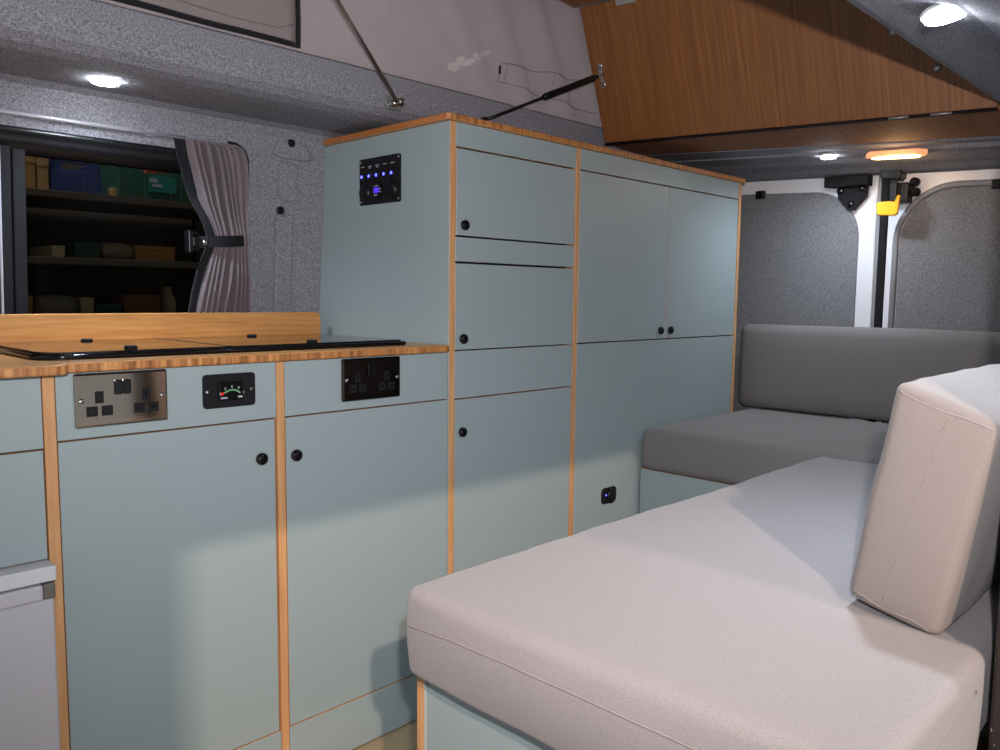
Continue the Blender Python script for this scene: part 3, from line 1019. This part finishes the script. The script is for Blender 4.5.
# ------------------------------------------------------------------ pop-top canvas
cv = thing('roof_canvas', 'taupe canvas side of the raised roof above the window ledge', 'canvas', (-.5, .25, 1.46))
def canvas_y(x, z):
    t = max(0., (z - 1.46) / .5)
    wr = noise.noise(Vector((x * 5, z * 3, 2.))) * .006 + noise.noise(Vector((x * 16 + z * 14, z * 5, 5.))) * .0035
    near = math.exp(-((x - .6) / .28) ** 2)
    fold = near * .015 * math.sin(38 * (x + .45 * z)) * min(1, (z - 1.46) / .06)
    return .2065 - .006 * t + (wr + fold) * min(1, (z - 1.455) / .04)
bm = B()
NX, NZ = 190, 34
g = [[bm.verts.new((-2.15 + 3.4 * i / NX, canvas_y(-2.15 + 3.4 * i / NX, 1.458 + .53 * k / NZ), 1.458 + .53 * k / NZ)) for i in range(NX + 1)] for k in range(NZ + 1)]
for k in range(NZ):
    for i in range(NX):
        f_ = bm.faces.new((g[k][i], g[k][i + 1], g[k + 1][i + 1], g[k + 1][i])); f_.smooth = True
o = obj('side_cloth', bm, M['canvas'], cv)
sm = o.modifiers.new('thickness', 'SOLIDIFY'); sm.thickness = .002
bm = B()
box(bm, (-2.15, -.853, 1.458), (1.25, -.850, 1.985))
box(bm, (1.25, -.853, 1.42), (1.253, .2, 1.985))
obj('outer_cloth', bm, M['canvas'], cv)
# window panel with dark binding
bm = B()
g = [[bm.verts.new((-1.3 + 1.05 * i / 40, canvas_y(-1.3 + 1.05 * i / 40, 1.475 + .4 * k / 16) - .004, 1.475 + .4 * k / 16)) for i in range(41)] for k in range(17)]
for k in range(16):
    for i in range(40):
        f_ = bm.faces.new((g[k][i], g[k][i + 1], g[k + 1][i + 1], g[k + 1][i])); f_.smooth = True
o = obj('window_flap', bm, M['canvas_pane'], cv)
sm = o.modifiers.new('thickness', 'SOLIDIFY'); sm.thickness = .002
bm = B()
def band(x0, x1, z0, z1, dy):
    n_ = max(2, int(max(x1 - x0, z1 - z0) / .03))
    lo_, hi_ = [], []
    hor = (x1 - x0) > (z1 - z0)
    for k in range(n_ + 1):
        t = k / n_
        if hor:
            x = x0 + (x1 - x0) * t
            lo_.append(bm.verts.new((x, canvas_y(x, z0) - dy, z0))); hi_.append(bm.verts.new((x, canvas_y(x, z1) - dy, z1)))
        else:
            z = z0 + (z1 - z0) * t
            lo_.append(bm.verts.new((x0, canvas_y(x0, z) - dy, z))); hi_.append(bm.verts.new((x1, canvas_y(x1, z) - dy, z)))
    for k in range(n_):
        f_ = bm.faces.new((lo_[k], lo_[k + 1], hi_[k + 1], hi_[k])); f_.smooth = True
band(-1.3, -.249, 1.4705, 1.482, .008)
band(-.259, -.247, 1.4705, 1.90, .009)
o = obj('window_binding', bm, M['navy'], cv)
sm = o.modifiers.new('thickness', 'SOLIDIFY'); sm.thickness = .002
bm = B()
tube(bm, [(-1.2, .194, 1.535), (-.7, .194, 1.508), (-.40, .194, 1.497), (-.30, .194, 1.500), (-.262, .192, 1.516)], .0008, 5)
obj('cord', bm, M['seam'], cv)
# sewn strip towards the rear: a stitched outline and cross creases
bm = B()
def on_canvas(x, z):
    return Vector((x, canvas_y(x, z) - .0015, z))
def stitch(p, q, n_=24, r_=.0016):
    tube(bm, [on_canvas(p[0] + (q[0] - p[0]) * k / n_, p[1] + (q[1] - p[1]) * k / n_ + .001 * math.sin(k * 1.3)) for k in range(n_ + 1)], r_, 5)
stitch((.364, 1.567), (.770, 1.590)); stitch((.357, 1.520), (.760, 1.500)); stitch((.364, 1.567), (.357, 1.520), 8)
stitch((.383, 1.568), (.376, 1.519), 8)
for x in (.47, .56, .66):
    stitch((x, 1.575), (x - .006, 1.513), 8, .0008)
obj('stitched_strip', bm, M['seam'], cv)
bm = B()
random.seed(11)
for k in range(16):
    t = k / 15
    x, z = .19 + .135 * t, 1.523 + .064 * t + random.uniform(-.006, .006)
    r_ = .010 * (1.2 - .8 * t) * random.uniform(.6, 1.1)
    ring = []
    for q in range(10):
        an = 2 * PI * q / 10
        rr_ = r_ * random.uniform(.6, 1.2)
        xx, zz_ = x + 1.5 * rr_ * math.cos(an), z + rr_ * math.sin(an)
        ring.append(bm.verts.new((xx, canvas_y(xx, zz_) - .0017 - .00002 * k, zz_)))
    bm.faces.new(ring)
obj('chalk_smear', bm, plain('pale_smear', srgb(192, 184, 184), .9), cv)
bm = B(); box(bm, (.352, .196, 1.537), (.356, .202, 1.558), .001); obj('strip_tag', bm, M['navy'], cv)

# ------------------------------------------------------------------ bed boards
HL, HR = Vector((.779, .173, 1.4145)), Vector((.876, -.838, 1.384))
ax = (HR - HL).normalized()
TLp = Vector((.645, .171, 1.769))
upv = TLp - HL
nrm = ax.cross(upv).normalized()
if nrm.x > 0:
    nrm = -nrm
TRp = HR + upv * 1.08
fl = thing('bed_board', 'large bamboo flap of the roof bed raised on a black strut', 'board', HL)
bm = B()
ngon_prism(bm, [HL, HR, TRp, TLp], -nrm * .015, .001, 1)
obj('panel', bm, M['bamboo_flap'], fl)
bm = B()
tube(bm, [HL.lerp(HR, t) + nrm * .001 - upv.normalized() * .004 for t in (0, .5, 1)], .0035, 6)
obj('hinge_gap', bm, M['blackmatt'], fl)
for t in (.80, .89):
    bm = B()
    c_ = HL.lerp(HR, t) + nrm * .003 - upv.normalized() * .003
    tube(bm, [c_ - ax * .022, c_ + ax * .022], .0028, 8)
    obj('hinge', bm, M['zinc'], fl)
# strut bracket
def on_flap(s, t, d=0.):
    return HL + (HR - HL) * s + upv * t + nrm * d
bpt = [on_flap(.028, t) for t in (.40, .62)]
bm = B()
cb = on_flap(.030, .505)
side, upn = ax, upv.normalized()
for dz_ in (-1, 1):
    c_ = cb + upn * .026 * dz_
    lathe(bm, c_, nrm, [(0, .009), (.002, .009), (.002, 0)], 16)
ngon_prism(bm, [cb + side * -.007 + upn * -.03, cb + side * .007 + upn * -.03, cb + side * .004, cb + side * .007 + upn * .03, cb + side * -.007 + upn * .03, cb + side * -.004], nrm * .002, .0005)
lathe(bm, cb, nrm, [(0, .005), (.016, .004), (.022, .006), (.026, .004), (.026, 0)], 12)
br_ = obj('strut_bracket', bm, M['zinc'], fl)
for dz_ in (-1, 1):
    bm = B(); lathe(bm, cb + upn * .026 * dz_ + nrm * .002, nrm, [(0, .005), (.002, .0045), (.003, .002), (.003, 0)], 12); obj('screw', bm, M['chrome'], br_)
# screws seen on the far right of the flap
for s, t in ((.80, .50), (.887, .26)):
    bm = B(); lathe(bm, on_flap(s, t), nrm, [(0, .008), (.004, .008), (.007, .006), (.008, 0)], 16); obj('stud', bm, M['zinc'], fl)
# gas strut
e1 = cb + nrm * .030
p_low = Vector((.32, .185, 1.4195))
dirv = (p_low - e1)
p_end = e1 + dirv * 1.12
gs = thing('gas_strut', 'black gas strut propping the bamboo flap above the tall cupboards', 'strut', p_end)
bm = B()
q1 = e1 + dirv * .02; q2 = e1 + dirv * .54
tube(bm, [q1, q1 + (q2 - q1) * .03, q2 - (q2 - q1) * .03, q2], [.006, .0095, .0095, .007], 16)
obj('cylinder', bm, M['black'], gs)
bm = B(); tube(bm, [q2, p_end], .0042, 12); obj('rod', bm, M['black'], gs)
bm = B(); tube(bm, [p_end, p_end - dirv * .05], .008, 12); obj('end_fitting', bm, M['blackmatt'], gs)
bm = B(); tube(bm, [e1 - dirv * .012, q1], .006, 12); obj('end_fitting', bm, M['blackmatt'], gs)
# fixed rear board, seen from below
FL, FR = Vector((1.021, .215, 1.413)), Vector((1.236, -.80, 1.381))
fb = thing('rear_bed_board', 'fixed bamboo strip behind the raised flap under the rear ceiling', 'board', (.95, -.3, 1.40))
bm = B()
gapv = Vector((.022, 0, -.001))
ngon_prism(bm, [HL + gapv, FL, FR, HR + gapv], (0, 0, .015), .001, 1)
obj('panel', bm, M['bamboo_under'], fb)
# forward bed board hinged to the top of the flap
hb = thing('front_bed_board', 'bamboo board overhead whose corner peeps in beside the flap top', 'board', TLp)
bm = B()
u0 = upv.normalized() * .018
A_, D_ = Vector((.621, .172, 1.764)), Vector((.655, -.78, 1.745))
ngon_prism(bm, [A_, A_ + Vector((-.9, 0, .07)), D_ + Vector((-.9, 0, .07)), D_], (.004, 0, .015), .001, 1)
obj('panel', bm, M['bamboo_under'], hb)
bm = B()
pc = on_flap(.145, .985)
ngon_prism(bm, [pc - ax * .03 - upn * .008, pc + ax * .03 - upn * .008, pc + ax * .03 + upn * .035, pc - ax * .03 + upn * .035], nrm * .0025, .0005)
obj('hinge_plate', bm, M['zinc'], hb)

# silver roof strut
sa, sbb = Vector((.006, .185, 1.398)), Vector((-.207, .12, 1.561))
ss = thing('roof_strut', 'thin chrome roof strut rising from the felt ledge to the raised roof', 'strut', sa)
bm = B(); tube(bm, [sa + (sbb - sa) * .02, sa + (sbb - sa) * 2.3], .0048, 14); obj('rod', bm, M['steel'], ss)
bm = B()
lathe(bm, sa + Vector((.0, .012, .004)), (0, -1, 0), [(-.012, .006), (.012, .006), (.016, .009), (.024, .009), (.028, .004), (.028, 0)], 16)
lathe(bm, sa + Vector((-.017, .012, -.002)), (0, -1, 0), [(-.012, .005), (.010, .005), (.018, .008), (.025, .005), (.025, 0)], 16)
obj('ball_joint', bm, M['chrome'], ss)
bm = B(); ngon_prism(bm, [(sa.x - .035, .199, 1.418), (sa.x - .02, .199, 1.388), (sa.x + .018, .199, 1.388), (sa.x + .035, .199, 1.415), (sa.x + .01, .199, 1.41)], (0, .006, 0), .001); obj('bracket', bm, M['zinc'], ss)

# ------------------------------------------------------------------ lamps
def downlight(label, c, nrm_, r=.027, first=None, lens_mat='led'):
    c, nrm_ = Vector(c), Vector(nrm_).normalized()
    d_ = thing('downlight', label, 'lamp', c, 'round white ceiling lights')
    bm = B(); lathe(bm, c - nrm_ * .004, nrm_, [(0, r * 1.12), (.0045, r * 1.12), (.0055, r * 1.06), (.0055, r * .95)], 32); obj('bezel', bm, M['white'], d_)
    bm = B(); lathe(bm, c + nrm_ * .001, nrm_, [(0, r * 1.0), (.0052, r * .98), (.006, r * .9), (.006, 0)], 32); obj('lens', bm, M[lens_mat], d_)
    return d_
L_LEFT, L_RIGHT, L_REAR = Vector((-.591, .347, 1.366)), Vector((.045, -.974, 1.3525)), Vector((1.262, -.300, 1.3868))
downlight('lit round light in the felt ledge above the window', L_LEFT, (0, 0, -1), .026)
downlight('lit round light in the felt ceiling at the upper right', L_RIGHT, (0, -.22, -1), .031)
downlight('small lit round light in the rear ceiling near the doors', L_REAR, (0, 0, -1), .022)
# courtesy lamp
am = thing('courtesy_lamp', 'long amber glowing lamp in the rear ceiling above the yellow lever', 'lamp', (1.24, -.499, 1.376))
bm = B()
o_ = [(-.062, -.026), (.066, -.026), (.084, 0), (.07, .026), (-.07, .026), (-.084, 0)]
def lampz(y):
    return 1.3865 + sh(y)
ngon_prism(bm, [(1.275 + b_, -.490 + a_, lampz(-.490 + a_) - .014) for a_, b_ in o_], (0, 0, .016), .003)
obj('housing', bm, M['amber'], am)
bm = B()
ngon_prism(bm, [(1.263 + b_ * .55 + .012, -.490 + a_ * .8, lampz(-.490 + a_) - .0185) for a_, b_ in o_], (0, 0, .006), .002)
obj('lens', bm, M['warmled'], am)

def light(kind, name, loc, energy, col, size=.05, target=None, spot=None, blend=.5):
    ld = bpy.data.lights.new(name, kind)
    ld.energy = energy
    ld.color = col
    if kind == 'AREA':
        ld.size = size
    else:
        ld.shadow_soft_size = size
    if spot:
        ld.spot_size = math.radians(spot); ld.spot_blend = blend
    o = bpy.data.objects.new(name, ld)
    COL.objects.link(o)
    o.location = loc
    if target is not None:
        o.rotation_euler = (Vector(target) - Vector(loc)).to_track_quat('-Z', 'Y').to_euler()
    return o
COOL = (.72, .86, 1.0)
for nm, L, en in (('left', L_LEFT, 2.6), ('right', L_RIGHT, 3.6), ('rear', L_REAR, 1.5)):
    p = L + Vector((0, 0, -.014))
    light('SPOT', 'downlight_beam_' + nm, p, en * 6, COOL, .02, p + Vector((0, 0, -1)), 172 if nm == 'rear' else 142, 1.)
light('POINT', 'courtesy_glow', (1.26, -.5, 1.345), .6, (1, .62, .3), .03)
# workshop lamps outside the open side door, and the camera's flash
light('AREA', 'workshop_lamp', (-3.0, -4.44, 3.2), 165, (1., .75, .56), .085, (-.1, -.5, .6))
light('AREA', 'workshop_lamp_near', (-.25, -2.7, 2.7), 24, (1., .80, .60), .15, (-.3, -.9, .5))
light('SPOT', 'camera_flash', (-1.21, -1.40, 1.075), 80, (1., .96, .97), .012, (.55, .25, 1.55), 128, 1.)
light('AREA', 'canvas_fill_light', (-.5, 1.5, 2.7), 80, (1., .96, .97), 1.0, (-.2, .2, 1.5))  # unseen area light added to make the roof canvas glow
light('POINT', 'garage_fill_light', (-.5, 1.2, 1.75), 1.0, (1., .75, .42), .1)  # unseen warm point light added to lift the garage shelves

# ------------------------------------------------------------------ garage seen through the window
bm = B(); box(bm, (-3.5, 2.2, -.5), (2.5, 2.25, 2.6)); struct('wall_garage', bm, plain('brown_garage_wall', srgb(88, 76, 58), .9))
bm = B(); box(bm, (-3.5, .62, -.5), (2.5, 2.2, -.45)); struct('floor_garage', bm, plain('garage_floor', srgb(90, 86, 80), .9))
M['shelfwood'] = plain('dark_shelf_wood', srgb(84, 70, 54), .8)
rk = thing('storage_rack', 'dark storage shelves seen through the window', 'shelves', (-.1, 1.95, -.45))
for z in (1.300, 1.072, .845):
    bm = B(); box(bm, (-1.0, 1.74, z - .025), (.45, 2.18, z), .002); obj('shelf', bm, M['shelfwood'], rk)
for x in (-1.0, .42):
    for y in (1.745, 2.14):
        bm = B(); box(bm, (x, y, -.45), (x + .03, y + .035, 1.8), .002); obj('upright', bm, M['shelfwood'], rk)
def crate(name, label, x0, x1, z0, z1, mat, y0=1.78, y1=2.08, slots=True, marks=None):
    c_ = thing(name, label, 'crate', ((x0 + x1) / 2, (y0 + y1) / 2, z0))
    bm = B()
    t = .008
    box(bm, (x0, y0, z0), (x1, y1, z0 + t), .001)
    box(bm, (x0, y0, z0), (x0 + t, y1, z1), .002); box(bm, (x1 - t, y0, z0), (x1, y1, z1), .002)
    box(bm, (x0, y1 - t, z0), (x1, y1, z1), .002)
    box(bm, (x0, y0, z0), (x1, y0 + t, z1 - .035), .002); box(bm, (x0, y0, z1 - .012), (x1, y0 + t, z1), .002)
    xm = (x0 + x1) / 2
    box(bm, (x0, y0, z1 - .036), (xm - .05, y0 + t, z1 - .011)); box(bm, (xm + .05, y0, z1 - .036), (x1, y0 + t, z1 - .011))
    for k in range(7):
        xx = x0 + (x1 - x0) * k / 6
        box(bm, (xx - .004, y0 - .005, z0), (xx + .004, y0, z1 - .04), .001)
    box(bm, (x0 - .004, y0 - .006, z1 - .008), (x1 + .004, y1 + .004, z1), .002) if False else None
    obj('body', bm, mat, c_)
    if marks:
        marks(c_, x0, x1, z0, z1, y0)
    return c_
def gx(px): return -.353 + (px - 20) * .00348
crate('plastic_crate', 'dark blue ribbed crate on the top garage shelf behind the window', gx(48), gx(93), 1.3005, 1.415, plain('blue_crate_plastic', srgb(52, 66, 120), .5))
def green_marks(c_, x0, x1, z0, z1, y0):
    bm = B(); box(bm, (x0 + .10, y0 - .008, z0 + .03), (x0 + .205, y0 - .005, z1 - .045), .001); obj('label', bm, plain('teal_label', srgb(40, 130, 112), .5), c_)
    bm = B()
    box(bm, (x0 + .105, y0 - .0095, z0 + .065), (x0 + .135, y0 - .008, z0 + .08)); box(bm, (x0 + .115, y0 - .0095, z0 + .05), (x0 + .15, y0 - .008, z0 + .06))
    obj('label_print', bm, M['mark'], c_)
    bm = B(); box(bm, (x0 + .10, y0 + .012, z1 - .05), (x0 + .145, y0 + .05, z1 - .018), .004); obj('contents', bm, plain('orange_contents', srgb(220, 96, 52), .5), c_)
crate('plastic_crate', 'dark green crate with a teal label on the top garage shelf', gx(113), gx(192), 1.3005, 1.435, plain('green_crate_plastic', srgb(44, 92, 70), .5), marks=green_marks)
def carton(label, x0, x1, z0, h, col, y0=1.80, y1=2.05, name='carton', cat='box', lid=True):
    c_ = thing(name, label, cat, ((x0 + x1) / 2, (y0 + y1) / 2, z0))
    mt = plain(name + '_card', col, .85)
    bm = B(); box(bm, (x0, y0, z0), (x1, y1, z0 + h), .003); obj('body', bm, mt, c_)
    if lid:
        bm = B(); box(bm, (x0 - .002, y0 - .002, z0 + h * .72), (x1 + .002, y1 + .002, z0 + h + .002), .003); obj('lid', bm, mt, c_)
    return c_
def sack(label, x0, x1, z0, h, col, seed, name='bag', cat='bag'):
    bm = cushion_mesh((x0, 1.80, z0), (x1, 1.95, z0 + h), min(h, x1 - x0) * .4, (.004, .004, .006), .012, None, .008, seed)
    o = obj(name, bm, cloth(name + '_film', col, 200, .5))
    tag(o, label, cat)
    zmin = min(v.co.z for v in o.data.vertices)
    o.data.transform(Matrix.Translation((0, 0, z0 - zmin)))
    return rebase(o, ((x0 + x1) / 2, 1.87, z0))
carton('brown carton at the left end of the top garage shelf', gx(20), gx(34), 1.3005, .125, srgb(170, 130, 76))
carton('tan carton beside the blue crate on the top garage shelf', gx(35.5), gx(46), 1.3005, .115, srgb(178, 140, 88))
carton('tiny tan block between the two crates on the top garage shelf', gx(102), gx(107.5), 1.3005, .03, srgb(180, 140, 92), 1.76, 1.80, 'block', 'block', False)
Z2 = 1.0725
carton('small cream box on the middle garage shelf', gx(46), gx(58), Z2, .04, srgb(214, 190, 140))
carton('dark green box on the middle garage shelf', gx(68), gx(92), Z2, .055, srgb(44, 74, 50))
sack('crumpled pale bag between the green box and tan carton on the middle garage shelf', gx(95), gx(127), Z2, .05, srgb(150, 130, 98), 4)
carton('wide tan carton on the middle garage shelf', gx(129), gx(172), Z2, .055, srgb(182, 130, 62))
Z3 = .8455
carton('orange brown box at the left end of the lowest visible garage shelf', gx(17), gx(26), Z3, .09, srgb(178, 120, 56))
sack('grey wrapped bundle on the lowest visible garage shelf', gx(28), gx(70), Z3, .085, srgb(128, 116, 92), 8)
carton('tan upright box on the lowest visible garage shelf', gx(72), gx(84), Z3, .085, srgb(176, 152, 102))
carton('dark green flat box on the lowest visible garage shelf', gx(86), gx(112), Z3, .06, srgb(40, 70, 48))
carton('reddish brown carton on the lowest visible garage shelf', gx(115), gx(154), Z3, .095, srgb(120, 70, 42))
bm = B()
lathe(bm, (gx(168), 1.85, Z3), (0, 0, 1), [(0, .03), (.07, .032), (.09, .026), (.10, .018), (.125, .018), (.13, .015), (.13, 0)], 20)
o = obj('jar', bm, plain('tan_jar', srgb(168, 150, 108), .4)); tag(o, 'tan jar at the right end of the lowest visible garage shelf', 'jar'); rebase(o, (gx(168), 1.85, Z3))

# ------------------------------------------------------------------ world, camera
w = bpy.data.worlds.new('World'); S.world = w
w.use_nodes = True
w.node_tree.nodes['Background'].inputs['Color'].default_value = (.82, .91, 1., 1)
w.node_tree.nodes['Background'].inputs['Strength'].default_value = .45
cd = bpy.data.cameras.new('camera')
cam = bpy.data.objects.new('camera', cd)
COL.objects.link(cam)
r = Vector((0.70185648, -0.71222761, 0.01137144)); u = Vector((0.06142667, 0.07642129, 0.99518167)); f = Vector((0.70966488, 0.6977762, -0.09738655))
mw = Matrix(((r.x, u.x, -f.x, -1.20917), (r.y, u.y, -f.y, -1.35153), (r.z, u.z, -f.z, .95566), (0, 0, 0, 1)))
cam.matrix_world = mw
cd.sensor_fit = 'HORIZONTAL'
cd.sensor_width = 36
cd.lens = 36 * 810.9 / 1000
cd.clip_start = .02
S.camera = cam
S.view_settings.view_transform = 'Standard'
S.view_settings.look = 'None'
S.view_settings.gamma = 1
S.view_settings.exposure = .34
S.view_settings.use_curve_mapping = False
S.cycles.max_bounces = 8
S.cycles.diffuse_bounces = 5
S.cycles.use_denoising = True
